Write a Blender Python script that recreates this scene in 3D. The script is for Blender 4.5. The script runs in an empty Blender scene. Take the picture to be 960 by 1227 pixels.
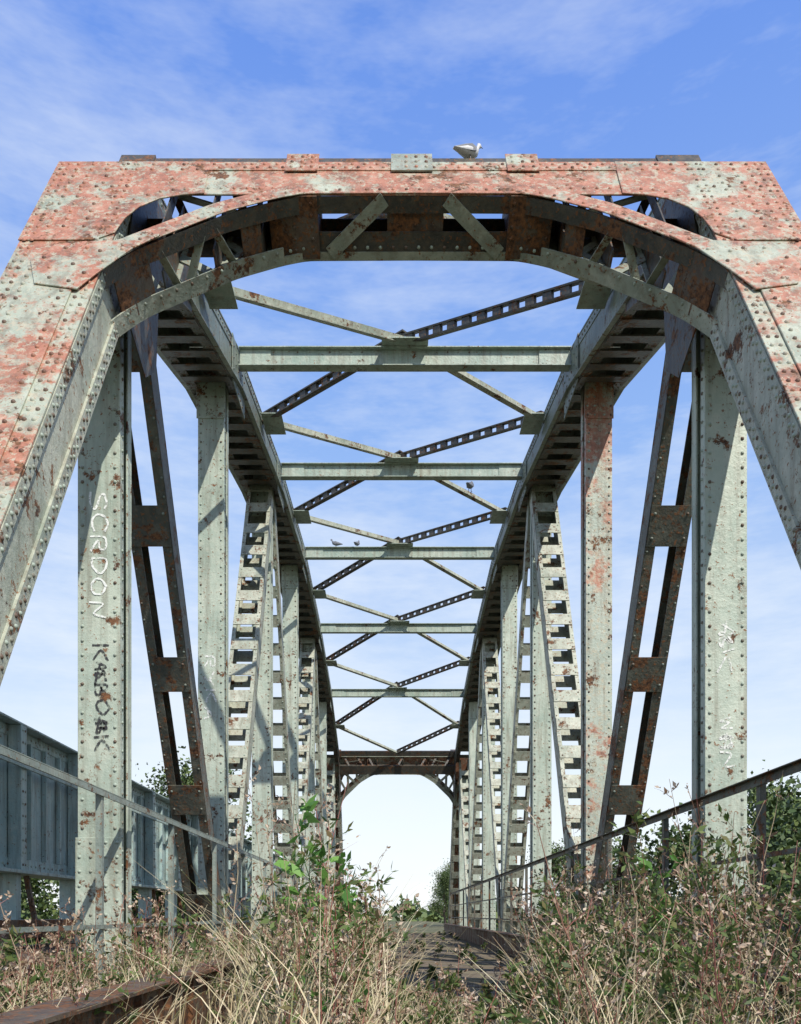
import bpy, math, random
import numpy as np
from mathutils import Vector, Matrix
random.seed(7); rng=np.random.default_rng(11)
sc=bpy.context.scene
sc.view_settings.view_transform='Standard'
sc.view_settings.look='None'
sc.view_settings.exposure=0

# ------------------------------------------------------------------ materials
def nt(name):
    m=bpy.data.materials.new(name); m.use_nodes=True
    t=m.node_tree; t.nodes.clear()
    o=t.nodes.new('ShaderNodeOutputMaterial'); b=t.nodes.new('ShaderNodeBsdfPrincipled')
    t.links.new(b.outputs[0],o.inputs[0])
    return m,t,b,o
def noise(t,coord,scale,detail=6,rough=.6,mapping=None,off=None):
    n=t.nodes.new('ShaderNodeTexNoise'); n.inputs['Scale'].default_value=scale
    n.inputs['Detail'].default_value=detail; n.inputs['Roughness'].default_value=rough
    mp=t.nodes.new('ShaderNodeMapping')
    if mapping: mp.inputs['Scale'].default_value=mapping
    if off: mp.inputs['Location'].default_value=off
    t.links.new(coord,mp.inputs[0]); t.links.new(mp.outputs[0],n.inputs['Vector'])
    return n.outputs[0]
def ramp(t,fac,stops):
    r=t.nodes.new('ShaderNodeValToRGB'); e=r.color_ramp.elements
    while len(e)<len(stops): e.new(.5)
    for i,(p,c) in enumerate(stops):
        e[i].position=p
        e[i].color=(c,c,c,1) if not hasattr(c,'__len__') else (*c,1)
    t.links.new(fac,r.inputs[0]); return r.outputs[0]
def mix(t,fac,a,b,mode='MIX'):
    m=t.nodes.new('ShaderNodeMix'); m.data_type='RGBA'; m.blend_type=mode
    for s,v in ((0,fac),(6,a),(7,b)):
        if hasattr(v,'is_linked') or hasattr(v,'links'): t.links.new(v,m.inputs[s])
        elif hasattr(v,'__len__'): m.inputs[s].default_value=(*v,1)
        else: m.inputs[s].default_value=v
    return m.outputs[2]
def math_(t,op,a,b):
    m=t.nodes.new('ShaderNodeMath'); m.operation=op; m.use_clamp=True
    for i,v in enumerate((a,b)):
        if hasattr(v,'links'): t.links.new(v,m.inputs[i])
        else: m.inputs[i].default_value=v
    return m.outputs[0]
RUST=((.04,.02,.012),(.21,.09,.035))
def primer(t,tc,base,red,fine=True):
    rn=noise(t,tc,1.5,7,.74,off=(11.3,4.1,2.2))
    sep=t.nodes.new('ShaderNodeSeparateXYZ'); t.links.new(tc,sep.inputs[0])
    hb=ramp(t,math_(t,'DIVIDE',sep.outputs[2],10.0),[(.47,0.0),(.58,.055)])
    rn=math_(t,'ADD',rn,hb)
    rm=ramp(t,rn,[(.60-.22*red,0.0),(.66-.22*red,.92)])
    rc=ramp(t,noise(t,tc,6,4,.75),[(.34,(.18,.075,.045)),(.46,(.38,.135,.075)),(.58,(.46,.19,.115)),(.72,(.55,.34,.24))])
    base=mix(t,rm,base,rc)
    if fine:
        pk=ramp(t,noise(t,tc,15,4,.8,off=(9,9,1)),[(.53,0.0),(.58,.85)])
        base=mix(t,pk,base,(.45,.41,.30))
    return base
def steel(name,lo,hi,rust=.5,red=0.0,rivet=False,chalk=.35,streak=.55):
    m,t,b,o=nt(name)
    tc=t.nodes.new('ShaderNodeTexCoord').outputs['Object']
    if rivet:
        base=mix(t,.5,lo,hi)
        if red>0: base=primer(t,tc,base,red,False)
        g=t.nodes.new('ShaderNodeNewGeometry')
        rr=ramp(t,g.outputs['Random Per Island'],[(.35,0.0),(.9,.9)])
        col=mix(t,rr,base,(.10,.048,.028))
        t.links.new(col,b.inputs['Base Color']); b.inputs['Roughness'].default_value=.65
        return m
    base=ramp(t,noise(t,tc,1.7,4,.65),[(.32,lo),(.68,hi)])
    sp=noise(t,tc,30,3,.65,off=(2,8,4))
    n2=noise(t,tc,3.6,7,.78,off=(1,5,2))
    ch=ramp(t,noise(t,tc,8,4,.75,off=(3,1,7)),[(.48,0.0),(.68,chalk)])
    base=mix(t,ch,base,(.58,.58,.48))
    if red>0: base=primer(t,tc,base,red)
    st=ramp(t,noise(t,tc,1.0,4,.65,mapping=(13,13,1.1)),[(.47,0.0),(.70,streak)])
    base=mix(t,st,base,(.14,.11,.07))
    rcol=ramp(t,sp,[(.35,RUST[0]),(.65,RUST[1])])
    r1=ramp(t,n2,[(.70-.2*rust,0.0),(.735-.2*rust,1.0)])
    r2=ramp(t,sp,[(.71-.14*rust,0.0),(.75-.14*rust,.9)])
    msk=math_(t,'MAXIMUM',r1,r2)
    n4=noise(t,tc,1.0,5,.7,mapping=(20,20,2.4),off=(4,4,4))
    msk=math_(t,'MAXIMUM',msk,ramp(t,n4,[(.75-.12*rust,0.0),(.84-.12*rust,.8)]))
    col=mix(t,msk,base,rcol)
    t.links.new(col,b.inputs['Base Color'])
    rg=ramp(t,msk,[(0,.52),(1,.85)]); t.links.new(rg,b.inputs['Roughness'])
    bp=t.nodes.new('ShaderNodeBump'); bp.inputs['Strength'].default_value=.5; bp.inputs['Distance'].default_value=.012
    t.links.new(sp,bp.inputs['Height']); t.links.new(bp.outputs[0],b.inputs['Normal'])
    return m
M_green=steel('weathered_green_paint',(.24,.32,.265),(.40,.46,.385),rust=.45)
M_post=steel('weathered_green_post_paint',(.31,.385,.32),(.49,.545,.455),rust=.60,streak=.55)
M_lad=steel('weathered_batten_paint',(.25,.29,.23),(.45,.46,.37),rust=.68,chalk=.5)
M_rib=steel('portal_rib_paint',(.19,.23,.19),(.36,.39,.32),rust=.66,chalk=.35)
M_greenR=steel('weathered_green_rivets',(.25,.32,.27),(.42,.47,.39),rivet=True)
M_chord=steel('shaded_chord_paint',(.11,.145,.12),(.22,.265,.22),rust=.60,chalk=.2)  # chord paint darkened so its colour carries the shade on the chords
M_rail=steel('railing_paint',(.16,.20,.18),(.28,.33,.29),rust=.6,chalk=.2)
M_portal=steel('portal_paint_red_primer',(.27,.31,.24),(.44,.47,.37),rust=.63,red=.56,chalk=.45)
M_portalR=steel('portal_rivets',(.31,.33,.26),(.46,.46,.37),red=.56,rivet=True)
M_dark=steel('dark_rail_and_shade_paint',(.045,.05,.044),(.10,.11,.092),rust=.82,chalk=.12)  # shade of the down-facing first diagonals put into the paint; also dark right railing
M_under=steel('shade_darkened_paint',(.03,.03,.027),(.07,.07,.06),rust=.75,chalk=.05)  # near-black base paints in the shade of undersides, portal back and laced bracing
M_brown=steel('rusted_steel',(.05,.038,.032),(.11,.075,.055),rust=1.05,chalk=.1)
M_blue=steel('bluegreen_paint',(.27,.39,.39),(.41,.53,.52),rust=.52,streak=.6)
M_pink=steel('pink_primer_paint',(.33,.39,.33),(.48,.52,.44),rust=.58,red=.27)
def simple(name,c,rough=.7):
    m,t,b,o=nt(name)
    tc=t.nodes.new('ShaderNodeTexCoord').outputs['Object']
    v=ramp(t,noise(t,tc,30,5,.7),[(.3,tuple(x*.75 for x in c)),(.7,c)])
    t.links.new(v,b.inputs['Base Color']); b.inputs['Roughness'].default_value=rough
    return m
def worn(name,c,lo=.43,hi=.53):
    m,t,b,o=nt(name)
    tc=t.nodes.new('ShaderNodeTexCoord').outputs['Object']
    b.inputs['Base Color'].default_value=(*c,1); b.inputs['Roughness'].default_value=.7
    tr=t.nodes.new('ShaderNodeBsdfTransparent'); mx=t.nodes.new('ShaderNodeMixShader')
    f=ramp(t,noise(t,tc,28,6,.75),[(lo,0.1),(hi,1.0)])
    t.links.new(f,mx.inputs[0]); t.links.new(tr.outputs[0],mx.inputs[1]); t.links.new(b.outputs[0],mx.inputs[2]); t.links.new(mx.outputs[0],o.inputs[0])
    return m
M_white=worn('graffiti_white',(.78,.80,.77),.39,.50); M_black=worn('graffiti_black',(.03,.03,.035)); M_faint=worn('graffiti_faded',(.78,.79,.76),.42,.56)
def leafmat(name,stops,trans=.35,rough=.6):
    m,t,b,o=nt(name)
    g=t.nodes.new('ShaderNodeNewGeometry')
    c=ramp(t,g.outputs['Random Per Island'],stops)
    t.links.new(c,b.inputs['Base Color']); b.inputs['Roughness'].default_value=rough
    if trans>0:
        tl=t.nodes.new('ShaderNodeBsdfTranslucent'); t.links.new(c,tl.inputs[0])
        mx=t.nodes.new('ShaderNodeMixShader'); mx.inputs[0].default_value=trans
        t.links.new(b.outputs[0],mx.inputs[1]); t.links.new(tl.outputs[0],mx.inputs[2]); t.links.new(mx.outputs[0],o.inputs[0])
    return m
M_straw=leafmat('dry_straw',[(0,(.28,.20,.11)),(.3,(.48,.40,.24)),(.8,(.66,.58,.40)),(1,(.28,.33,.11))],0)
M_leaf=leafmat('weed_leaf',[(0,(.045,.08,.018)),(.5,(.09,.145,.035)),(.8,(.16,.21,.06)),(1,(.26,.18,.09))],.28)
M_fresh=leafmat('fresh_leaf',[(0,(.07,.19,.035)),(1,(.18,.36,.07))],.3)
M_dryleaf=leafmat('dry_leaf',[(0,(.16,.09,.055)),(.5,(.34,.24,.16)),(1,(.54,.44,.34))],0)
M_stem=leafmat('weed_stem',[(0,(.20,.06,.05)),(.45,(.34,.13,.10)),(.6,(.36,.29,.18)),(1,(.45,.38,.26))],.0)
M_tree=leafmat('tree_leaf',[(0,(.035,.065,.016)),(.6,(.075,.12,.032)),(1,(.14,.18,.05))],0)
M_bark=simple('bark',(.16,.12,.09),.9)
# ------------------------------------------------------------------ mesh builder
class MB:
    def __init__(s): s.v=[]; s.f=[]; s.tr=None
    def add(s,vs,fs):
        n=len(s.v)
        flip=False
        if s.tr: vs=[s.tr(Vector(v)) for v in vs]; flip=True
        s.v+= [tuple(v) for v in vs]
        s.f+= [tuple(n+i for i in (reversed(f) if flip else f)) for f in fs]
    def box(s,c,a,b,d):
        c=Vector(c);a=Vector(a);b=Vector(b);d=Vector(d)
        vs=[c+i*a+j*b+k*d for k in(-1,1) for j in(-1,1) for i in(-1,1)]
        fs=[(0,2,3,1),(4,5,7,6),(0,1,5,4),(2,6,7,3),(0,4,6,2),(1,3,7,5)]
        if a.cross(b).dot(d)<0: fs=[tuple(reversed(f)) for f in fs]
        s.add(vs,fs)
    def aabb(s,x0,x1,y0,y1,z0,z1):
        s.box(((x0+x1)/2,(y0+y1)/2,(z0+z1)/2),((x1-x0)/2,0,0),(0,(y1-y0)/2,0),(0,0,(z1-z0)/2))
    def bar(s,p0,p1,w,h,side=(1,0,0),ext=0):
        p0=Vector(p0);p1=Vector(p1); d=p1-p0; L=d.length; d.normalize()
        sd=Vector(side); sd=(sd-d*sd.dot(d)).normalized(); n=d.cross(sd)
        s.box((p0+p1)/2,sd*w/2,n*h/2,d*(L/2+ext))
    def obj(s,name,mat,parent=None,smooth=False,bevel=0):
        me=bpy.data.meshes.new(name); me.from_pydata(s.v,[],s.f); me.update()
        if smooth: me.polygons.foreach_set('use_smooth',[True]*len(me.polygons))
        o=bpy.data.objects.new(name,me); me.materials.append(mat); sc.collection.objects.link(o)
        if parent: o.parent=parent
        if bevel:
            b=o.modifiers.new('b','BEVEL'); b.width=bevel; b.segments=1; b.limit_method='ANGLE'
        return o
def rivet(mb,p,n,r=.016):
    n=Vector(n).normalized(); a=n.orthogonal().normalized(); b=n.cross(a); p=Vector(p)
    vs=[];fs=[]
    for rr,h in((1,0),(.72,.55)):
        for k in range(7):
            t=k/7*6.283; vs.append(p+(a*math.cos(t)+b*math.sin(t))*r*rr+n*r*h)
    vs.append(p+n*r*.8)
    for k in range(7):
        k2=(k+1)%7; fs.append((k,k2,7+k2,7+k)); fs.append((7+k,7+k2,14))
    mb.add(vs,fs)
def empty(name):
    e=bpy.data.objects.new(name,None); sc.collection.objects.link(e); return e
bridge=empty('steel_truss_bridge')
# ------------------------------------------------------------------ bridge geometry
DJ=[6.8+4.1*i for i in range(7)]
ZS=[6.0,7.27,7.98,8.29,7.98,7.27,6.0]
ZC=[5.85,7.15,7.86,8.17,7.86,7.15,5.85]
ZB=-.85
XC=2.5
TH=math.radians(59); CT,ST=math.cos(TH),math.sin(TH)
def Q(X,s,t): return Vector((X,6.7-s*CT+t*ST,6.04-s*ST-t*CT))
eS=Vector((0,-CT,-ST)); eT=Vector((0,ST,-CT)); eX=Vector((1,0,0))
mir=lambda v: Vector((v.x,38.2-v.y,v.z))
AX=[0,.85,1.05,1.40,1.99,2.12,2.25]; AS=[.60,.61,.70,.93,1.53,1.74,2.02]
curve=[]
for i in range(-44,45):
    x=i/44*2.25; curve.append((x,float(np.interp(abs(x),AX,AS))))
cs=[c[1] for c in curve]
for _ in range(1): cs=[cs[0]]+[(cs[i-1]+2*cs[i]+cs[i+1])/4 for i in range(1,len(cs)-1)]+[cs[-1]]
curve=[(c[0],s) for c,s in zip(curve,cs)]
def sA(x): return float(np.interp(x,[c[0] for c in curve],[c[1] for c in curve]))
def sweep(mb,a0,a1,t0,t1,cv=None):
    cv=cv or curve
    vs=[];fs=[]
    n=len(cv)
    for i,(x,s) in enumerate(cv):
        xa,sa=cv[max(i-1,0)]; xb,sb=cv[min(i+1,n-1)]
        dx,ds=xb-xa,sb-sa; l=math.hypot(dx,ds); nx,ns=ds/l,-dx/l
        for a,t in((a0,t0),(a1,t0),(a1,t1),(a0,t1)): vs.append(Q(x+nx*a,s+ns*a,t))
    for i in range(n-1):
        for k in range(4):
            k2=(k+1)%4; fs.append((i*4+k,i*4+k2,i*4+4+k2,i*4+4+k))
    fs.append((3,2,1,0)); m=(n-1)*4; fs.append((m,m+1,m+2,m+3))
    mb.add(vs,fs)
def pbox(mb,x0,x1,s0,s1,t0,t1):
    mb.box(Q((x0+x1)/2,(s0+s1)/2,(t0+t1)/2),eX*(x1-x0)/2,eS*(s1-s0)/2,eT*(t1-t0)/2)
def ppoly(mb,pts,t0,t1):
    n=len(pts); vs=[Q(x,s,t0) for x,s in pts]+[Q(x,s,t1) for x,s in pts]
    fs=[tuple(range(n)),tuple(reversed(range(n,2*n)))]+[(i,n+i,n+(i+1)%n,(i+1)%n) for i in range(n)]
    mb.add(vs,fs)
def portal(tr,tag):
    F=MB();R=MB();G=MB();GR=MB();K=MB();B=MB();RK=MB()
    for m in(F,R,G,GR,K,B,RK): m.tr=tr
    SL=8.1; nf=-eT
    for sg in(-1,1):
        def bx(mb,xa,xb,*r):
            xa,xb=sg*xa,sg*xb; pbox(mb,min(xa,xb),max(xa,xb),*r)
        bx(F,2.17,2.83,0,SL,0,.016)
        bx(F,2.30,2.70,1.6,SL,-.014,-.0005)
        bx(RK,2.185,2.20,.0,SL,.016,.41); bx(RK,2.80,2.815,.0,SL,.016,.41)
        bx(RK,2.165,2.184,.5,SL,.02,.10); bx(RK,2.165,2.184,.5,SL,.33,.408)
        bx(RK,2.165,2.29,.8,SL,.411,.425); bx(RK,2.71,2.83,.8,SL,.411,.425)
        s=1.0
        while s<SL: bx(RK,2.22,2.78,s,s+.28,.427,.437); s+=.75
        s=.06
        while s<SL-.1:
            for x in (2.21,2.265,2.735,2.79):
                rivet(R,Q(sg*x,s,-.0005 if s>1.45 else -.010),nf,.0155)
            if s>1.7:
                for x in(2.36,2.64): rivet(R,Q(sg*x,s+.05,-.015),nf,.0155)
            for t in(.045,.075): rivet(GR,Q(sg*2.165,s+.5+(.05 if t>.05 else 0),t),(-sg,0,0),.0145)
            for t in(.355,.385): rivet(GR,Q(sg*2.165,s+.5+(.05 if t>.37 else 0),t),(-sg,0,0),.0145)
            s+=.105
        g=[(1.62,0.0),(2.835,0.0),(2.835,1.42),(2.30,1.42),(2.165,1.30),(2.13,1.05),(2.06,.86),(1.93,.71),(1.76,.635),(1.60,.61)]
        if sg<0: g=[(-x,s) for x,s in reversed(g)]
        ppoly(F,g,-.012,-.0012)
        g2=[(1.90,1.28),(2.12,1.47),(2.52,1.50),(2.66,1.78),(2.56,2.12),(2.26,2.20),(2.17,1.98),(1.99,1.60),(1.82,1.38)]
        if sg<0: g2=[(-x,s) for x,s in reversed(g2)]
        ppoly(F,g2,-.026,-.0155)
        for _x,_s in [(2.3,1.6),(2.45,1.6),(2.57,1.75),(2.5,1.9),(2.47,2.05),(2.33,2.1),(2.25,1.98),(2.15,1.8),(2.05,1.62),(1.95,1.46),(2.2,1.65),(2.35,1.85)]:
            rivet(R,Q(sg*_x,_s,-.026),nf,.016)
        for a in range(9):
            rivet(R,Q(sg*(1.7+a*.12),.07,-.012),nf,.016); rivet(R,Q(sg*(1.7+a*.12),.17,-.012),nf,.016)
            if a>3: rivet(R,Q(sg*(1.72+a*.12),.5,-.012),nf,.016)
        for a in range(8):
            for x in(2.4,2.55,2.66): rivet(R,Q(sg*x,.3+a*.13,-.012),nf,.015)
        for a in range(5): rivet(R,Q(sg*(1.75+.09*a),.55+.012*a*a,-.012),nf,.015)
        for x,w in((1.18,.20),(1.52,.09),(1.86,.09)):
            pbox(G,sg*x-w/2,sg*x+w/2,.27,sA(sg*x)-.05,.385,.394)
            pbox(K,sg*x-.006,sg*x+.006,.2,sA(sg*x)-.02,.20,.38)
            pbox(K,sg*x-.006,sg*x+.006,.02,sA(sg*x)-.02,.02,.10)
        G.bar(Q(sg*1.22,.78,.38),Q(sg*1.55,.35,.38),.07,.012)
        G.bar(Q(sg*1.55,.98,.377),Q(sg*2.1,.45,.377),.09,.012)
        G.bar(Q(sg*1.9,1.38,.374),Q(sg*2.15,.85,.374),.08,.012)
        G.bar(Q(sg*1.2,.35,.371),Q(sg*1.55,.95,.371),.06,.012)
        G.bar(Q(sg*1.25,.05,.36),Q(sg*2.1,.30,.05),.07,.01,side=eX)
        B.bar(Q(sg*1.93,sA(1.93)-.03,.2),Q(sg*2.13,sA(2.13)-.03,.2),.37,.012,side=eT)
        B.bar(Q(sg*1.18,sA(1.18)-.03,.2),Q(sg*1.32,sA(1.32)-.03,.2),.37,.012,side=eT)
        pts=[(6.45,5.55),(6.2,4.55),(6.75,4.35),(7.05,4.6),(7.15,5.45),(8.3,6.0),(8.2,6.35),(6.9,6.02)]
        vs=[(sg*2.155,y,z) for y,z in pts]+[(sg*2.167,y,z) for y,z in pts]; n=len(pts)
        K.add(vs,[tuple(range(n)),tuple(range(2*n-1,n-1,-1))]+[(i,(i+1)%n,n+(i+1)%n,n+i) for i in range(n)])
    pbox(F,-2.17,2.17,0,.60,-.0003,.013)
    pbox(F,-1.62,1.62,.0,.16,-.009,-.0008)
    for x in (-.88,.03,.88):
        T=F if x!=.03 else G
        pbox(T,x-.13 if x>.5 or x<-.5 else x-.2,x+.13,-.13,.2,-.02,-.0095)
        for i in range(3):
            for k in(-.08,0,.08): rivet(R,Q(x+k,-.06+i*.1,-.02),nf,.016)
    pbox(G,-2.17,2.17,.002,.014,.014,.13)
    pbox(K,-2.15,2.1,-.20,-.001,.03,.10)
    pbox(K,-2.38,-2.1,-.24,-.001,.02,.2); pbox(K,2.0,2.35,-.24,-.001,.02,.2)
    x=-1.58
    while x<1.6:
        rivet(R,Q(x,.055,-.009),nf,.0155); rivet(R,Q(x+.05,.12,-.009),nf,.0155); rivet(R,Q(x,.5,-.0003),nf,.015); x+=.1
    sweep(F,0,.17,-.0105,-.001)
    sweep(K,-.001,.012,.014,.12)
    lo=[c for c in curve if c[0]<=-1.0]; mi=[c for c in curve if abs(c[0])<=1.03]; hi=[c for c in curve if c[0]>=1.0]
    for cv in(lo,hi):
        sweep(G,0,.13,.396,.41,cv); sweep(G,-.002,.012,.31,.43,cv)
    sweep(K,0,.14,.397,.411,mi); sweep(G,-.001,.011,.37,.43,mi)
    for i in range(1,len(curve)-1,2):
        x,s=curve[i]; rivet(R,Q(x,s-.05,-.0105),nf,.0145); rivet(GR,Q(x,s+.002,.34),eS,.014)
    pbox(K,-2.17,2.17,.27,.60,.395,.4085)
    pbox(K,-2.17,2.17,.262,.274,.27,.394)
    pbox(K,-1.05,1.05,.585,.597,.24,.394)
    for x,w in((-.93,.38),(.02,.44),(.92,.34)):
        s=sA(x); pbox(B,x-w/2,x+w/2,s-.030,s-.018,.005,.41)
        for k in range(5):
            for xx in(-.14,.0,.14): rivet(B,Q(x+xx,s-.018,.05+k*.075),eS,.014)
        pbox(B,x-w/2,x-w/2+.012,.1,s-.03,.02,.38); pbox(B,x+w/2-.012,x+w/2,.1,s-.03,.02,.38)
    def lace(x0,t0,x1,t1,w=.085,o=.005):
        G.bar(Q(x0,sA(x0)+o,t0),Q(x1,sA(x1)+o,t1),w,.012,side=eT.cross(eS))
    lace(-.22,.03,-.66,.38,.1); lace(.26,.03,.70,.38,.1)
    for sg in(-1,1):
        for xa,ta,xb,tb in((1.40,.33,1.50,.08),(1.58,.08,1.70,.33),(1.78,.33,1.86,.08)): lace(sg*xa,ta,sg*xb,tb,.06,-.035)
    for x in(-1.8,-1.3,-.9,.03,.9,1.3,1.8):
        K.bar(Q(x-.2 if x<0 else x+.2,.03,.03),Q(x,.27,.38),.07,.012)
    F.obj('portal_front_plates'+tag,M_portal,bridge,bevel=.003)
    R.obj('portal_rivets'+tag,M_portalR,bridge,True)
    G.obj('portal_ribs_and_lacing'+tag,M_rib,bridge)
    RK.obj('end_post_side_webs'+tag,M_lad,bridge)
    GR.obj('portal_inner_rivets'+tag,M_greenR,bridge,True)
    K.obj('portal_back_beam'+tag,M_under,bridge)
    B.obj('portal_batten_plates'+tag,M_brown,bridge)
portal(None,''); portal(mir,'_far')

# chords
C=MB();CR=MB();CB=MB()
for i in range(6):
    for sg in(-1,1):
        p0=Vector((sg*XC,DJ[i]+(.25 if i==0 else 0)-(0),ZC[i]+(.08 if i==0 else 0))); p1=Vector((sg*XC,DJ[i+1]-(.25 if i==5 else 0),ZC[i+1]+(.08 if i==5 else 0)))
        d=(p1-p0); L=d.length; d.normalize(); n=Vector((1,0,0)).cross(d)
        if n.z<0:n=-n
        mid=(p0+p1)/2; h=.24
        for s2 in(-1,1):
            C.box(mid+eX*s2*.305,eX*.008,n*h,d*(L/2+.02))
            CB.box(mid+eX*s2*.255-n*(h+.003),eX*.06,n*.007,d*(L/2))
            C.box(mid+eX*s2*.318+n*(h-.05),eX*.005,n*.05,d*L/2)
            C.box(mid+eX*s2*.318-n*(h-.05),eX*.005,n*.05,d*L/2)
            C.box(mid+eX*s2*.35-n*(h-.002),eX*.03,n*.007,d*L/2)
        C.box(mid+n*(h+.010),eX*.33,n*.009,d*(L/2+.01))
        k=.25
        while k<L-.2:
            CB.box(p0+d*k-n*(h+.018),eX*.30,n*.007,d*.11); k+=.47
        if i<4:
            k=.05
            while k<L:
                for q in(h-.05,-(h-.05)): rivet(CR,p0+d*k+n*q-eX*sg*.323,(-sg,0,0),.016)
                for q in(-.285,-.225,.225,.285): 
                    if i<3: rivet(CR,p0+d*k-n*(h+.010)+eX*q,-n,.013)
                k+=.13
for i in range(1,6):
    for sg in(-1,1):
        y,z=DJ[i],ZC[i]
        C.aabb(sg*2.172-.006,sg*2.172+.006,y-.42,y+.42,z-.42,z+.17)
        for a in range(6):
            for b in range(4): rivet(CR,(sg*2.172-sg*.006,y-.36+a*.145,z-.38+b*.14),(-sg,0,0),.016)
M_chordR=steel('chord_rivets',(.13,.16,.14),(.24,.28,.24),rivet=True)
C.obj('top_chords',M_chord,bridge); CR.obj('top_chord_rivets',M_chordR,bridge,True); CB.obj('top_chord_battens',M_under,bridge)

# top cross struts and lateral bracing
S=MB();SR=MB();BR=MB();BD=MB()
for i in range(1,6):
    y,z=DJ[i],ZS[i]
    S.aabb(-2.16,2.16,y-.008,y+.008,z-.11,z+.11)
    S.aabb(-2.16,2.16,y-.07,y+.07,z+.111,z+.123); S.aabb(-2.16,2.16,y-.07,y+.07,z-.123,z-.111)
    for sg in(-1,1):
        S.aabb(min(sg*1.75,sg*2.15),max(sg*1.75,sg*2.15),y-.022,y-.009,z-.108,z+.108)
    if i<4:
        x=-2.1
        while x<2.12:
            rivet(SR,(x,y-.010,z+.08),(0,-1,0),.013); rivet(SR,(x,y-.010,z-.08),(0,-1,0),.013); x+=.14
    S.aabb(-.3,.3,y-.22,y+.22,z+.125,z+.137)
def zm(j): return (ZS[j]+ZS[j+1])/2+.02
pts=[]
for i in range(7):
    zc=ZS[i]+.19 if 0<i<6 else ZS[i]+.02
    c=(0,DJ[i]+(.35 if i==0 else(-.35 if i==6 else 0)),zc)
    for sg in(-1,1):
        if i>0:
            p=(sg*2.17,(DJ[i-1]+DJ[i])/2,zm(i-1))
            if sg<0: BR.bar(p,c,.10,.012); BR.bar(Vector(p)+Vector((0,0,.05)),Vector(c)+Vector((0,0,.05)),.012,.09)
            else: pts.append((p,c))
        if i<6:
            p=(sg*2.17,(DJ[i]+DJ[i+1])/2,zm(i))
            if sg>0: BR.bar(c,p,.10,.012); BR.bar(Vector(c)+Vector((0,0,.05)),Vector(p)+Vector((0,0,.05)),.012,.09)
            else: pts.append((c,p))
for a,b in pts:
    a=Vector(a)+Vector((0,0,.11));b=Vector(b)+Vector((0,0,.06)); d=(b-a).normalized(); sd=Vector((0,0,1)).cross(d).normalized()
    BD.bar(a+Vector((0,0,.06)),b+Vector((0,0,.06)),.09,.02); BD.bar(a-Vector((0,0,.06)),b-Vector((0,0,.06)),.09,.02)
    L=(b-a).length;k=.1
    while k<L:
        BD.box(a+d*k,d*.06,sd*.03,Vector((0,0,1))*.05); k+=.24
for i in range(6):
    for sg in(-1,1):
        S.aabb(min(sg*1.85,sg*2.16),max(sg*1.85,sg*2.16),(DJ[i]+DJ[i+1])/2-.28,(DJ[i]+DJ[i+1])/2+.28,zm(i)-.022,zm(i)-.01)
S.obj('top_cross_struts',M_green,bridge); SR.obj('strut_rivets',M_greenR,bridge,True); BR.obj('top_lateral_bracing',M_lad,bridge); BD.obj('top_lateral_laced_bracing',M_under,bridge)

# verticals
V=MB();VR=MB()
VP=MB()
hw=.168
for i in range(7):
    for sg in(-1,1):
        T=VP if (sg>0 and i==1) else V
        x,y=sg*XC,DJ[i]; zt=ZC[i]-.2 if 0<i<6 else 5.2
        T.aabb(x-hw,x+hw,y-.15,y-.134,ZB,zt); T.aabb(x-hw,x+hw,y+.134,y+.15,ZB,zt)
        T.aabb(x-.008,x+.008,y-.133,y+.133,ZB,zt)
        for s2 in(-1,1): T.aabb(x+s2*(hw-.009)-.008,x+s2*(hw-.009)+.008,y-.133,y-.05,ZB,zt); T.aabb(x+s2*(hw-.009)-.008,x+s2*(hw-.009)+.008,y+.05,y+.133,ZB,zt)
        T.aabb(x-.185,x+.185,y-.160,y-.151,ZB,ZB+1.25 if i else .62)
        T.aabb(x-.185,x+.185,y-.160,y-.151,zt-.55,zt-.02)
        zz=ZB+.05
        while zz<zt:
            if i<5:
                off=.160 if (zz<(ZB+1.25 if i else .62) or zz>zt-.55) else .150
                cols=(-.13,.13) if off==.15 else (-.15,-.06,.06,.15)
                for q in cols: rivet(VR,(x+q,y-off,zz),(0,-1,0),.015 if i<2 else .018)
                if i<2: rivet(VR,(x-sg*hw,y-.09,zz+.05),(-sg,0,0),.014)
            zz+=.115
V.obj('vertical_posts',M_post,bridge,bevel=.003); VP.obj('vertical_post_primed',M_pink,bridge); VR.obj('post_rivets',M_greenR,bridge,True)
# diagonals
def diag(mb,rb,p0,p1,half,bw,depth,sp,ph,battback=True,riv=True):
    p0=Vector(p0);p1=Vector(p1);d=p1-p0;L=d.length;d.normalize();n=eX.cross(d)
    if n.y>0:n=-n
    for s2 in(-1,1):
        mb.box((p0+p1)/2+eX*s2*(half-.008),eX*.008,n*depth/2,d*L/2)
        for s3 in(-1,1): mb.box((p0+p1)/2+eX*s2*(half-bw/2)+n*s3*(depth/2-.006),eX*(bw/2),n*.007,d*L/2)
    k=sp*.6
    while k<L-.2:
        for s3 in((-1,1) if battback else (1,)):
            mb.box(p0+d*k+n*s3*(depth/2+.007),eX*(half-.006),n*.006,d*ph/2)
            if riv and s3>0:
                for s2 in(-1,1):
                    for q in(-.3,.3): rivet(rb,p0+d*(k+q*ph)+eX*s2*(half-.045)+n*(depth/2+.013),n,.015)
        k+=sp
    if riv:
        k=.1
        while k<L-.1:
            for s2 in(-1,1): rivet(rb,p0+d*k+eX*s2*(half-.02)+n*(depth/2+.001),n,.012)
            k+=.16
D1=MB();D1R=MB();D2=MB();D2R=MB()
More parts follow.
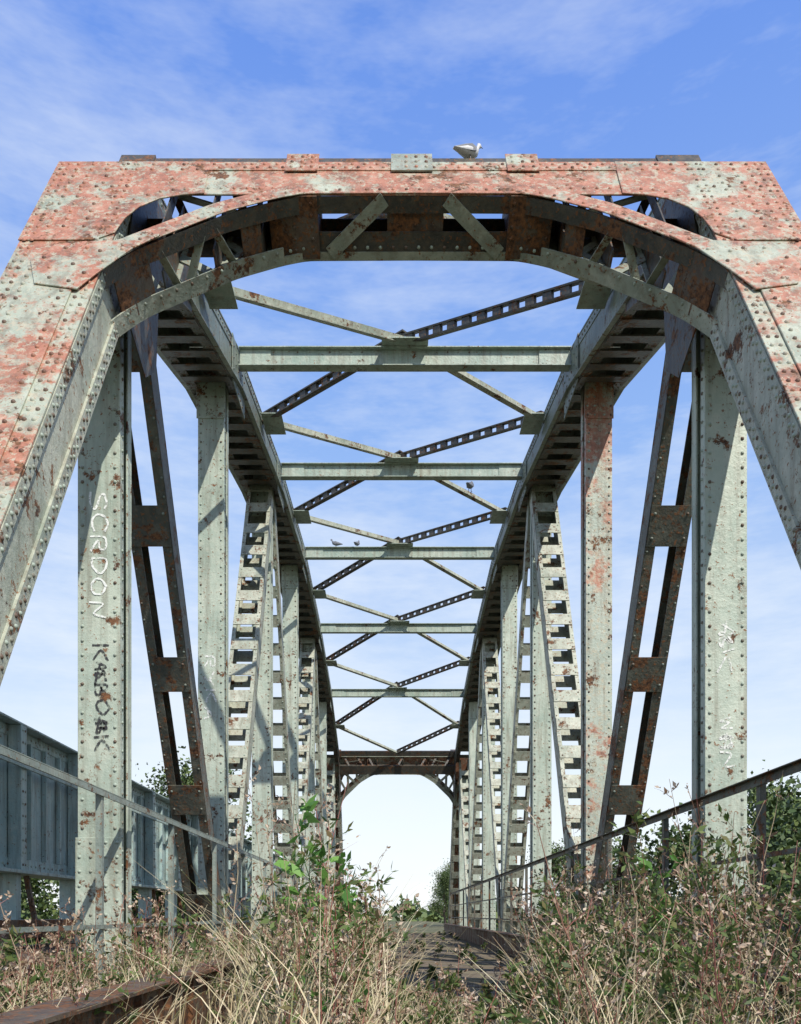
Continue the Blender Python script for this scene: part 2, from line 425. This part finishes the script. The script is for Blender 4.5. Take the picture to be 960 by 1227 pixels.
for sg in(-1,1):
    x=sg*XC
    J=lambda i,top:(x,DJ[i],(ZC[i]-.05 if top else ZB+.1))
    diag(D1,D1R,(x,DJ[0]+.15,5.75),J(1,0),.20,.095,.26,1.42,.36,battback=False)
    diag(D2,D2R,J(1,0),J(2,1),.215,.06,.26,.52,.22)
    diag(D2,D2R,J(2,1),J(3,0),.20,.06,.24,.52,.20)
    diag(D2,D2R,J(3,0),J(4,1),.20,.06,.24,.52,.20,riv=False)
    diag(D2,D2R,J(4,1),J(5,0),.20,.06,.24,.52,.20,riv=False)
    diag(D2,D2R,J(5,0),(x,DJ[6]-.15,5.75),.19,.07,.22,.6,.22,riv=False)
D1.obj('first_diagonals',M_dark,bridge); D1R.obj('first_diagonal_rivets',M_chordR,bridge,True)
D2.obj('battened_diagonals',M_lad,bridge); D2R.obj('battened_diagonal_rivets',M_greenR,bridge,True)
F=MB()
for sg in(-1,1):
    F.aabb(sg*2.5-.3,sg*2.5+.3,2.6,35.6,-1.30,-.86)
for y in DJ+[2.9,35.3]: F.aabb(-2.19,2.19,y-.15,y+.15,-1.35,-.90)
F.obj('bottom_chords_and_floor_beams',M_brown,bridge)
def wood():
    m,t,b,o=nt('weathered_planks')
    tc=t.nodes.new('ShaderNodeTexCoord').outputs['Object']
    g=t.nodes.new('ShaderNodeNewGeometry')
    c=ramp(t,noise(t,tc,3,6,.7,mapping=(1,8,8)),[(.3,(.09,.075,.06)),(.7,(.25,.215,.17))])
    c=mix(t,ramp(t,g.outputs['Random Per Island'],[(0,0.),(1,.6)]),c,(.17,.13,.09))
    mo=ramp(t,noise(t,tc,1.6,6,.75,off=(4,2,2)),[(.48,0.),(.6,.8)])
    c=mix(t,mo,c,(.20,.17,.09))
    t.links.new(c,b.inputs['Base Color']); b.inputs['Roughness'].default_value=1.0; b.inputs['Specular IOR Level'].default_value=.1
    return m
W=MB(); y=2.7
while y<35.4:
    w=.21; W.aabb(-2.15,2.15,y,y+w,-.82,-.752+random.uniform(-.010,.006)); y+=w+.014
W.obj('deck_planks',wood(),bridge)
K=MB()
K.aabb(-1.46,-1.36,2.2,35.2,-.745,-.36); K.aabb(-1.52,-1.30,2.2,35.2,-.359,-.34)
K.aabb(2.00,2.08,3.0,35.2,-.745,-.36); K.aabb(1.94,2.14,3.0,35.2,-.359,-.34)
for k in range(60):
    yy=2.4+k*.5; K.aabb(-1.359,-1.33,yy,yy+.03,-.74,-.37)
    for q in(.15,.3): rivet(K,(-1.36,yy+.2*q,-.4),(1,0,0),.018)
    rivet(K,(-1.36,yy+.25,-.42),(1,0,0),.018); rivet(K,(-1.36,yy+.25,-.66),(1,0,0),.018)
K.obj('rusted_guard_beams',M_brown,bridge)
for sg in(-1,1):
    e=empty('bridge_railing'); A=MB()
    x=sg*2.2
    for z,h in(((.86,.05),(.38,.03),(-.08,.03)) if sg>0 else ((.86,.04),(-.08,.03))):
        A.aabb(x-.006,x+.006,4.15,34,z-h/2,z+h/2)
    A.aabb(x-.04,x+.0,4.15,34,.886,.892)
    y=5.4 if sg>0 else 5.9
    while y<34:
        A.aabb(x+sg*.007,x+sg*.015,y-.025,y+.025,-.8,.88); A.aabb(x+sg*.016,x+sg*.05,y-.025,y-.018,-.8,.88); y+=1.9
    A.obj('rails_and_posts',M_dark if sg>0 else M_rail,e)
# parallel plate girder on left
pg=empty('plate_girder_bridge'); A=MB();AR=MB();A2=MB()
X=-4.4
A.aabb(X-.012,X,4,36,.5,2.1); A.aabb(X-.2,X+.16,4,36,2.101,2.125); A.aabb(X-.2,X+.20,4,36,.46,.499)
A.aabb(X+.001,X+.012,4,36,1.98,2.10); A.aabb(X+.001,X+.012,4,36,.5,.64)
A.aabb(X+.17,X+.20,4,36,1.62,1.68)
y=4.2;k=0
while y<36:
    if k%4==0:
        A.aabb(X+.013,X+.16,y-.07,y+.07,.5,2.1); A.aabb(X-.1,X+.1,y-.06,y+.06,-1.0,.46)
        for q in range(12): rivet(AR,(X+.16,y-.03,.56+q*.135),(1,0,0),.016); rivet(AR,(X+.16,y+.03,.56+q*.135),(1,0,0),.016)
    else: A.aabb(X+.013,X+.065,y-.02,y+.02,.641,1.979)
    y+=.42;k+=1
y=4.0
while y<36:
    rivet(AR,(X+.012,y,.57),(1,0,0),.016); rivet(AR,(X+.012,y,2.04),(1,0,0),.016); y+=.12
A2.aabb(X-.25,X+.28,4,36,-.25,-.05); A2.aabb(X-.2,X+1.5,4,36,-.42,-.36)
y=4.5
while y<36: A2.aabb(X-.05,X+1.6,y-.05,y+.05,-.6,-.43); A2.bar((X+.2,y,-.3),(X+.05,y,.45),.05,.05); y+=1.68
A.obj('girder_web_and_stiffeners',M_blue,pg,bevel=.004); AR.obj('girder_rivets',M_greenR,pg,True); A2.obj('girder_brackets',M_brown,pg)
ab=MB()
ab.aabb(-5.2,3.6,.6,2.55,-7,-.95); ab.aabb(-5.2,3.6,35.7,37.6,-7,-.95)
ab.obj('stone_abutment',simple('concrete',(.32,.30,.27),.9),bridge,bevel=.02)

# graffiti
LET={'S':[[(1,.9),(.7,1),(.2,.95),(.1,.7),(.4,.55),(.8,.45),(.95,.2),(.6,0),(.05,.08)]],
'C':[[(.95,.85),(.6,1),(.15,.8),(.05,.4),(.3,.05),(.7,0),(1,.2)]],
'R':[[(.1,0),(.1,1),(.6,1),(.85,.8),(.7,.55),(.15,.5),(.9,0)]],
'D':[[(.1,0),(.1,1),(.6,.9),(.95,.5),(.6,.05),(.1,0)]],
'O':[[(.5,1),(.1,.75),(.05,.3),(.5,0),(.9,.3),(.9,.75),(.5,1)]],
'N':[[(.1,0),(.15,1),(.8,.05),(.9,1)]],
'K':[[(.1,0),(.1,1)],[(.9,1),(.15,.45),(.95,0)]],
'B':[[(.1,0),(.1,1),(.7,.9),(.6,.6),(.15,.5),(.8,.4),(.8,.1),(.1,0)]],
'Y':[[(.05,1),(.5,.5),(.95,1)],[(.5,.5),(.4,0)]],
'A':[[(.05,0),(.5,1),(.95,0)],[(.2,.4),(.8,.4)]],
'W':[[(0,1),(.25,0),(.5,.8),(.75,0),(1,1)]],
'@':[[(0,.2),(.3,1.2),(.5,-.1),(.2,.5),(.8,1.1),(.6,.1),(1.1,.4),(.4,.7),(1,.9)],[(-.1,.5),(1.1,.3)]]}
def graffiti(name,text,x0,x1,y,ztop,size,mat,wd=.012,jit=.0,par=bridge):
    g=MB(); z=ztop; cnt=0
    for ch in text:
        jj=random.uniform(-jit,jit)
        for st in LET[ch]:
            st=[(a+random.uniform(-jit,jit),b+random.uniform(-jit,jit)) for a,b in st]
            P=[]
            for i in range(len(st)-1):
                for q in range(4):
                    a=Vector(st[i]);b=Vector(st[i+1]); P.append(a.lerp(b,q/4))
            P.append(Vector(st[-1]))
            for _ in range(2): P=[P[0]]+[(P[i-1]+2*P[i]+P[i+1])/4 for i in range(1,len(P)-1)]+[P[-1]]
            P=[(x0+(x1-x0)*(p.y+jj), z-size*p.x) for p in P]
            yy=y-.0006*cnt; cnt+=1
            vs=[];fs=[]
            for i,p in enumerate(P):
                a=P[max(i-1,0)];b=P[min(i+1,len(P)-1)]; dx,dz=b[0]-a[0],b[1]-a[1]; l=math.hypot(dx,dz)+1e-6
                w=wd*random.uniform(.75,1.2)
                vs+=[(p[0]-dz/l*w,yy,p[1]+dx/l*w),(p[0]+dz/l*w,yy,p[1]-dx/l*w)]
            for i in range(len(P)-1): fs.append((2*i,2*i+1,2*i+3,2*i+2))
            g.add(vs,fs)
        z-=size*1.15
    g.obj(name,mat,par)
yf=DJ[0]-.153
graffiti('graffiti_lettering','SCRDON',-2.56,-2.43,yf,3.38,.15,M_white,.0085,.07)
graffiti('graffiti_tag','K@BO@K',-2.54,-2.42,yf,2.15,.125,M_black,.009,.12)
graffiti('graffiti_scribble','RYKA',-2.57,-2.45,DJ[1]-.153,3.35,.19,M_faint,.012,.1)
graffiti('graffiti_scribble_b','W@N',2.45,2.56,yf,1.6,.13,M_faint,.008,.2)
graffiti('graffiti_scribble_c','@K',2.44,2.56,yf,2.3,.16,M_faint,.008,.2)

# ------------------------------------------------------------------ terrain
def sstep(a,b,x): t=np.clip((x-a)/(b-a),0,1); return t*t*(3-2*t)
def H(x,y):
    x=np.asarray(x,float);y=np.asarray(y,float)
    valley=sstep(1.8,7,y)*(1-sstep(31,36.5,y))
    side=sstep(5.5,16,np.abs(x+.8))
    d=np.maximum(valley,side)
    und=.25*np.sin(x*.7+1)*np.cos(y*.5)+.15*np.sin(x*1.7+y*1.3)
    return -.80-5.2*d+und*np.clip(d*1.2,0.08,1)
def axis(c,n,lim):
    u=np.linspace(-1,1,n); return c+np.sign(u)*(np.abs(u)**3.2)*lim
gx=axis(0,150,1500);gy=axis(18,170,1500)
GX,GY=np.meshgrid(gx,gy,indexing='ij'); GZ=H(GX,GY)
gv=np.stack([GX,GY,GZ],-1).reshape(-1,3); nx,ny=GX.shape
I=np.arange(nx*ny).reshape(nx,ny)
gf=np.stack([I[:-1,:-1],I[1:,:-1],I[1:,1:],I[:-1,1:]],-1).reshape(-1,4)
def npmesh(name,v,f,mat,parent=None,smooth=False):
    me=bpy.data.meshes.new(name); v=np.asarray(v,np.float32).reshape(-1,3); f=np.asarray(f,np.int32).reshape(-1,4)
    me.vertices.add(len(v)); me.vertices.foreach_set('co',v.ravel())
    me.loops.add(f.size); me.loops.foreach_set('vertex_index',f.ravel())
    me.polygons.add(len(f)); me.polygons.foreach_set('loop_start',np.arange(0,f.size,4,dtype=np.int32))
    me.update(calc_edges=True); me.validate()
    if smooth: me.polygons.foreach_set('use_smooth',[True]*len(me.polygons))
    me.materials.append(mat)
    o=bpy.data.objects.new(name,me); sc.collection.objects.link(o)
    if parent:o.parent=parent
    return o
m,t,b,o_=nt('grassy_soil'); tc=t.nodes.new('ShaderNodeTexCoord').outputs['Object']
c=ramp(t,noise(t,tc,.8,6,.7),[(.35,(.06,.075,.025)),(.55,(.12,.11,.05)),(.72,(.20,.16,.09))])
t.links.new(c,b.inputs['Base Color']); b.inputs['Roughness'].default_value=.95
npmesh('ground',gv,gf,m,smooth=True)

# ------------------------------------------------------------------ vegetation
def ribbons(P,Wd,side):
    M,n,_=P.shape
    L=P-side[:,None,:]*Wd[:,:,None]; R=P+side[:,None,:]*Wd[:,:,None]
    v=np.stack([L,R],2).reshape(-1,3)
    base=(np.arange(M)*n*2)[:,None]+np.arange(n-1)[None,:]*2
    f=np.stack([base,base+1,base+3,base+2],-1).reshape(-1,4)
    return v,f
def unit(a): return a/(np.linalg.norm(a,axis=-1,keepdims=True)+1e-9)
def leaves(C,D,L,Wd):
    M=len(C); r=rng.normal(size=(M,3)); s=unit(np.cross(D,r)); nrm=np.cross(D,s)
    a=C; tip=C+D*L[:,None]; m1=C+D*(L*.45)[:,None]
    l=m1+s*Wd[:,None]+nrm*(Wd*.4)[:,None]; rr=m1-s*Wd[:,None]+nrm*(Wd*.4)[:,None]
    v=np.stack([a,rr,tip,l],1).reshape(-1,3); f=np.arange(M*4).reshape(-1,4); return v,f
def join(parts):
    vs=[];fs=[];o=0
    for v,f in parts: vs.append(v);fs.append(f+o);o+=len(v)
    return np.concatenate(vs),np.concatenate(fs)
def hprof(x,y):
    h=np.interp(x,[-3.2,-2.2,-1.5,-.9,-.45,-.1,.35,.8,1.3,1.9,2.4,3.2],[.64,.68,.78,1.0,1.12,.74,.62,.95,1.15,1.12,.95,.7])
    path=(x>-.03*y-.02)&(x<.15*y-.05)      # trodden strip down the deck
    return np.where(path,np.where(y<5.8,.46,.20),h)
def allowed(x,y):
    if -1.36<x<-.21*y+.02 and y<5.4: return rng.random()<.12
    if x<-1.36 and y<4.5: return rng.random()<.8
    if -.03*y-.02<x<.15*y-.05:
        return rng.random()<(.85 if y<5.8 else .14)
    return True
def scatter(n,y0,y1,xr=(-3.1,3.1),pw=1.0):
    out=[]
    while len(out)<n:
        x=rng.uniform(*xr); y=y0+(y1-y0)*rng.random()**pw
        if allowed(x,y) and (y>4.2 or abs(x)<3.0): out.append((x,y))
    return np.array(out)
def patch(xy,f=1.1,ph=0): return .5+.5*np.sin(xy[:,0]*2.3*f+1.3+ph)*np.cos(xy[:,1]*1.7*f+.4+ph*2)
GZ0=-.76
def grass(n_cl,per,y0,y1,scale,pw=1.3,xr=(-3.1,3.1)):
    c=scatter(n_cl,y0,y1,pw=pw,xr=xr); M=n_cl*per
    base=np.repeat(c,per,0)+rng.normal(0,.05,(M,2))
    h=hprof(base[:,0],base[:,1])*rng.uniform(.35,1.0,M)*scale*(.7+.5*patch(base))
    ang=rng.uniform(0,6.283,M); out=np.stack([np.cos(ang),np.sin(ang)],1)
    lean=rng.uniform(.1,.8,M)*h
    n=6; t=np.linspace(0,1,n)
    P=np.zeros((M,n,3))
    P[:,:,0]=base[:,0:1]+out[:,0:1]*lean[:,None]*t**2; P[:,:,1]=base[:,1:2]+out[:,1:2]*lean[:,None]*t**2
    droop=rng.uniform(0,.5,M)
    P[:,:,2]=GZ0+h[:,None]*(t-droop[:,None]*t**3)
    W=rng.uniform(.0022,.0058,M)[:,None]*(1-t*.85)
    a2=rng.uniform(-.9,.9,M); side=np.stack([np.cos(a2),np.sin(a2),np.zeros(M)],1)
    return ribbons(P,W,side)
def weeds(n,y0,y1,scale,nb,nl,leafL,xr=(-3.1,3.1),pw=1.3,ph=0,spread=.35,xy=None,lw=(.16,.3)):
    c=scatter(n,y0,y1,xr,pw) if xy is None else np.array(xy); n=len(c)
    h=hprof(c[:,0],c[:,1])*rng.uniform(.5,1.18,n)*scale*(.7+.45*patch(c,1.1,ph))
    ang=rng.uniform(0,6.283,n); lean=rng.uniform(0,.28,n)*h
    k=7;t=np.linspace(0,1,k)
    def pos(idx,tt):
        b=c[idx]; l=lean[idx]*tt**1.7
        return np.stack([b[:,0]+np.cos(ang[idx])*l+.02*np.sin(9*tt+idx),b[:,1]+np.sin(ang[idx])*l,GZ0+h[idx]*tt],1)
    idx=np.repeat(np.arange(n),k); P=pos(idx,np.tile(t,n)).reshape(n,k,3)
    W=rng.uniform(.0026,.005,n)[:,None]*(1-.7*t)
    st=[ribbons(P,W,np.tile([1.,0,0],(n,1))),ribbons(P,W,np.tile([0,1.,0],(n,1)))]
    B=n*nb; bi=np.repeat(np.arange(n),nb); bt=rng.uniform(.2,1,B)
    b0=pos(bi,bt); ba=rng.uniform(0,6.283,B); up=rng.uniform(.3,1.3,B)
    bd=unit(np.stack([np.cos(ba),np.sin(ba),up],1)); bl=h[bi]*spread*rng.uniform(.4,1,B)*(1.15-.8*bt)
    q=4;tt=np.linspace(0,1,q)
    BP=b0[:,None,:]+bd[:,None,:]*bl[:,None,None]*tt[None,:,None]; BP[:,:,2]-= (bl[:,None]*.15*tt**2)
    BW=np.full((B,1),.0018)*(1-.6*tt); a2=rng.uniform(-1,1,B)
    st.append(ribbons(BP,BW,np.stack([np.cos(a2),np.sin(a2),0*a2],1)))
    N=B*nl; li=np.repeat(np.arange(B),nl); lt=rng.uniform(.1,1.02,N)
    lc=b0[li]+bd[li]*(bl[li]*lt)[:,None]
    ld=unit(bd[li]*.7+rng.normal(0,.6,(N,3))); ll=leafL*rng.uniform(.5,1.25,N)
    return join(st),leaves(lc,ld,ll,ll*rng.uniform(*lw,N))
g1=join([grass(380,18,2.9,8,.97,xr=(-3.1,.7)),grass(270,15,2.9,8,.92,xr=(.6,3.1)),grass(560,12,7,30,.85,1.0)])
npmesh('dry_grass',*g1,M_straw)
ow=empty('overgrown_weeds')
s,l=weeds(230,3.0,9,.92,12,7,.05,xr=(-3.1,.6),ph=0,lw=(.10,.2)); s2,l2=weeds(280,7.5,32,.92,9,6,.065,pw=1.0,ph=1); s3,l3=weeds(270,3.0,9,.95,13,8,.048,xr=(.45,3.2),ph=.7,lw=(.12,.24))
npmesh('stems',*join([s,s2,s3]),M_stem,ow); npmesh('leaves',*join([l,l2,l3]),M_leaf,ow)
dw=empty('dry_weeds')
s,l=weeds(500,2.9,8.5,1.08,13,7,.026,ph=2.1,spread=.3); s2,l2=weeds(260,8,28,1.05,10,5,.035,pw=1.0,ph=3)
npmesh('stems',*join([s,s2]),M_stem,dw); npmesh('seed_heads_and_leaves',*join([l,l2]),M_dryleaf,dw)
fw=empty('green_nettle')
s,l=weeds(0,0,1,1.0,15,7,.075,xy=[(-.62,4.3),(-.58,4.7),(-.45,5.6),(-.65,5.4),(-.46,6.3),(-.58,6.9),(-.5,6.0),(1.3,4.3),(-1.7,5.5),(-.4,3.5),(.9,3.7)])
npmesh('stems',*s,M_fresh,fw); npmesh('leaves',*l,M_fresh,fw)

# trees
def tube(mb,P,R,k=7):
    vs=[];fs=[]
    for i,p in enumerate(P):
        d=(P[min(i+1,len(P)-1)]-P[max(i-1,0)]).normalized(); a=d.orthogonal().normalized(); b=d.cross(a)
        for j in range(k):
            t=j/k*6.283; vs.append(p+(a*math.cos(t)+b*math.sin(t))*R[i])
    for i in range(len(P)-1):
        for j in range(k): fs.append((i*k+j,i*k+(j+1)%k,(i+1)*k+(j+1)%k,(i+1)*k+j))
    mb.add(vs,fs)
def tree_mesh(seed,h):
    r=random.Random(seed); mb=MB(); cl=[]
    P=[Vector((r.uniform(-.1,.1)*i,r.uniform(-.1,.1)*i,h*.8*i/6)) for i in range(7)]
    tube(mb,P,[.2*(1-i/7.5)*h/8 for i in range(7)])
    for i in range(26):
        t=r.uniform(.18,1); k=min(int(t*6),5); p=P[k].lerp(P[k+1],t*6-k); a=r.uniform(0,6.283)
        L=h*.36*(1.1-.6*t)*r.uniform(.6,1.1); d=Vector((math.cos(a),math.sin(a),r.uniform(.3,1.1))).normalized()
        Q_=[p,p+d*L*.5+Vector((0,0,.08*L)),p+d*L]; tube(mb,Q_,[.05,.03,.01],5)
        cl+= [(Q_[2],.55*h/8),(Q_[1],.42*h/8),(p+d*L*.8+Vector((r.uniform(-.5,.5),r.uniform(-.5,.5),r.uniform(-.2,.6))),.5*h/8)]
    C=np.array([list(c[0]) for c in cl]); S=np.array([c[1] for c in cl])
    per=130; N=len(cl)*per; idx=np.repeat(np.arange(len(cl)),per)
    pos=C[idx]+rng.normal(0,1,(N,3))*S[idx][:,None]*np.array([.75,.75,.6])
    D=unit(rng.normal(0,1,(N,3))); L=rng.uniform(.09,.2,N)
    return mb,leaves(pos,D,L,L*.35)
tm=[]
for sd_ in(1,2,3):
    mb,(v,f)=tree_mesh(sd_,8.0)
    a=mb.obj('trunk_and_limbs',M_bark); b=npmesh('foliage',v,f,M_tree); tm.append((a.data,b.data)); bpy.data.objects.remove(a); bpy.data.objects.remove(b)
def put_tree(i,x,y,s,name='tree'):
    e=empty(name); a,b=tm[i%3]
    for n,me in(('trunk_and_limbs',a),('foliage',b)):
        o=bpy.data.objects.new(n,me); sc.collection.objects.link(o); o.parent=e
    e.location=(x,y,float(H(x,y))-.1); e.rotation_euler=(0,0,i*1.7); e.scale=(s,s,s*random.uniform(.9,1.1))
TR=[(9.5,19,1.12),(11.5,21,1.22),(13.5,24,1.25),(10.5,27,1.3),(8.5,25,1.2),(14.5,29,1.4),(18,33,1.5),(8,32,1.15),(16.5,22,1.2),(7.6,15.5,.92),
    (-12,26,1.15),(-10,31,1.25),(-15,32,1.35),(-8.5,36,1.15),
    (3.4,57,.50),(4.3,62,.66),(5.6,66,.72),(8.5,42,.8),(-4.5,60,.30),(-7.5,66,.4),(12,46,1.2),(-13,48,1.1)]
for i,(x,y,s) in enumerate(TR): put_tree(i,x,y,s)
N=26000
ang=rng.uniform(-1.0,1.0,N); rad=rng.uniform(110,150,N)
px=np.sin(ang)*rad; py=np.cos(ang)*rad
top=6.0+1.6*np.sin(ang*23)+1.2*np.sin(ang*57+1)+.9*np.sin(ang*131)
pz=-6+rng.random(N)**.8*(top)
D=unit(rng.normal(0,1,(N,3))); L=rng.uniform(.8,1.8,N)
npmesh('distant_tree_line',*leaves(np.stack([px,py,pz],1),D,L,L*.4),M_tree)

# ------------------------------------------------------------------ pigeons
M_pig=simple('pigeon_grey',(.20,.21,.24),.6); M_pigl=simple('pigeon_pale',(.62,.62,.62),.6); M_beak=simple('pigeon_dark',(.05,.04,.045),.5)
def pigeon(loc,rot,mat,s=1.0,wm=None):
    e=empty('pigeon'); mb=MB()
    rings=[(-.20,.085,.022,.006),(-.15,.09,.034,.010),(-.10,.10,.045,.028),(-.05,.112,.058,.048),(0,.122,.064,.058),(.05,.135,.058,.056),(.085,.155,.042,.044),
           (.105,.185,.027,.030),(.115,.215,.023,.026),(.125,.238,.025,.026),(.142,.248,.021,.020),(.158,.246,.011,.010),(.166,.243,.004,.004)]
    vs=[];fs=[];k=12
    for x,z,w,h in rings:
        for j in range(k):
            t=j/k*6.283; vs.append((x-math.sin(t)*h*(.45 if z>.15 else 0),math.cos(t)*w,z+math.sin(t)*h*(1 if z<.16 or z>.23 else .8)))
    for i in range(len(rings)-1):
        for j in range(k): fs.append((i*k+j,i*k+(j+1)%k,(i+1)*k+(j+1)%k,(i+1)*k+j))
    fs.append(tuple(range(k))); mb.add(vs,fs); b=mb.obj('body',mat,e,True)
    wg=MB()
    for sg in(-1,1):
        pts=[(.06,.15),(.0,.165),(-.08,.14),(-.17,.10),(-.19,.088),(-.1,.085),(0,.09),(.055,.11)]
        vs=[(x,sg*(.066-.25*max(0,-x)*1.0),z) for x,z in pts]+[(x,sg*(.050-.25*max(0,-x)*.8),z) for x,z in pts]; n=len(pts)
        wg.add(vs,[tuple(range(n)),tuple(range(2*n-1,n-1,-1))]+[(i,(i+1)%n,n+(i+1)%n,n+i) for i in range(n)])
    wg.obj('wings',wm or M_pig,e)
    lg=MB()
    for sg in(-1,1):
        tube(lg,[Vector((.0,sg*.025,.08)),Vector((.005,sg*.025,.0))],[.006,.005],6)
        for a in(-.5,0,.5,3.14): lg.bar((.005,sg*.025,.004),(.005+.03*math.cos(a),sg*.025+.03*math.sin(a),.004),.006,.006,side=(0,0,1))
    tube(lg,[Vector((.158,0,.244)),Vector((.185,0,.236))],[.007,.001],6)
    lg.obj('legs_and_beak',M_beak,e)
    e.location=loc; e.rotation_euler=(0,0,rot); e.scale=(s,s,s)
pigeon(Q(.47,-.20,.06),.5,M_pigl,.75)
pigeon((-1.46,DJ[3],ZS[3]+.123),2.9,M_pig,.8); pigeon((-.98,DJ[3],ZS[3]+.123),1.2,M_pig,.8)
pt=Vector((0,DJ[2],ZS[2]+.19)).lerp(Vector((2.17,DJ[2]+2.05,zm(2))),.62); pigeon(pt+Vector((0,0,.1)),1.2,M_pig)

# ------------------------------------------------------------------ light, sky, camera
az=math.radians(30); el=math.radians(46)
sd=Vector((math.sin(az)*math.cos(el),-math.cos(az)*math.cos(el),math.sin(el)))
sun=bpy.data.lights.new('sun','SUN'); sun.energy=5.0; sun.angle=math.radians(.5); sun.color=(1,.945,.85)
so=bpy.data.objects.new('sun',sun); so.rotation_euler=sd.to_track_quat('Z','Y').to_euler(); so.location=(10,-10,20); sc.collection.objects.link(so)
w=bpy.data.worlds.new('World'); sc.world=w; w.use_nodes=True; t=w.node_tree; t.nodes.clear()
out=t.nodes.new('ShaderNodeOutputWorld'); bg=t.nodes.new('ShaderNodeBackground'); sky=t.nodes.new('ShaderNodeTexSky')
sky.sky_type='NISHITA'; sky.sun_disc=False; sky.sun_elevation=el; sky.sun_rotation=math.pi-az; sky.air_density=1.0; sky.dust_density=.6; sky.ozone_density=2.0
bg.inputs[1].default_value=.13
tc=t.nodes.new('ShaderNodeTexCoord').outputs['Generated']
sep=t.nodes.new('ShaderNodeSeparateXYZ'); t.links.new(tc,sep.inputs[0])
grad_=t.nodes.new('ShaderNodeValToRGB'); e=grad_.color_ramp.elements
stops=[(0.0,(.84,.87,.88)),(.16,(.68,.76,.83)),(.30,(.44,.57,.79)),(.48,(.25,.41,.76)),(.72,(.13,.265,.70)),(1.0,(.05,.11,.36))]
while len(e)<len(stops): e.new(.5)
for i,(p,c) in enumerate(stops): e[i].position=p; e[i].color=(*c,1)
t.links.new(sep.outputs[2],grad_.inputs[0])
vm=t.nodes.new('ShaderNodeVectorMath'); vm.operation='SCALE'; vm.inputs['Scale'].default_value=10
t.links.new(grad_.outputs[0],vm.inputs[0])
base=mix(t,.88,sky.outputs[0],vm.outputs[0])
cl=noise(t,tc,2.6,6,.62,mapping=(1,1,3.2),off=(.3,.8,.1))
wv=noise(t,tc,7,5,.7,mapping=(1,.5,4.5),off=(2,1,.7))
cm=ramp(t,math_(t,'ADD',math_(t,'MULTIPLY',cl,.7),math_(t,'MULTIPLY',wv,.3)),[(.44,0.0),(.66,.7)])
fac=math_(t,'MULTIPLY',cm,ramp(t,sep.outputs[2],[(.0,1.0),(.5,.85),(.8,.5)]))
col=mix(t,fac,base,(7.0,7.5,8.0))
t.links.new(col,bg.inputs[0]); t.links.new(bg.outputs[0],out.inputs[0])
cam=bpy.data.cameras.new('camera'); co=bpy.data.objects.new('camera',cam); sc.collection.objects.link(co); sc.camera=co
co.location=(-.155,0,0); co.rotation_euler=(math.radians(90),0,0)
cam.sensor_fit='HORIZONTAL'; cam.sensor_width=36; cam.lens=37.5; cam.shift_x=.0094; cam.shift_y=.5036; cam.clip_start=.05; cam.clip_end=4000
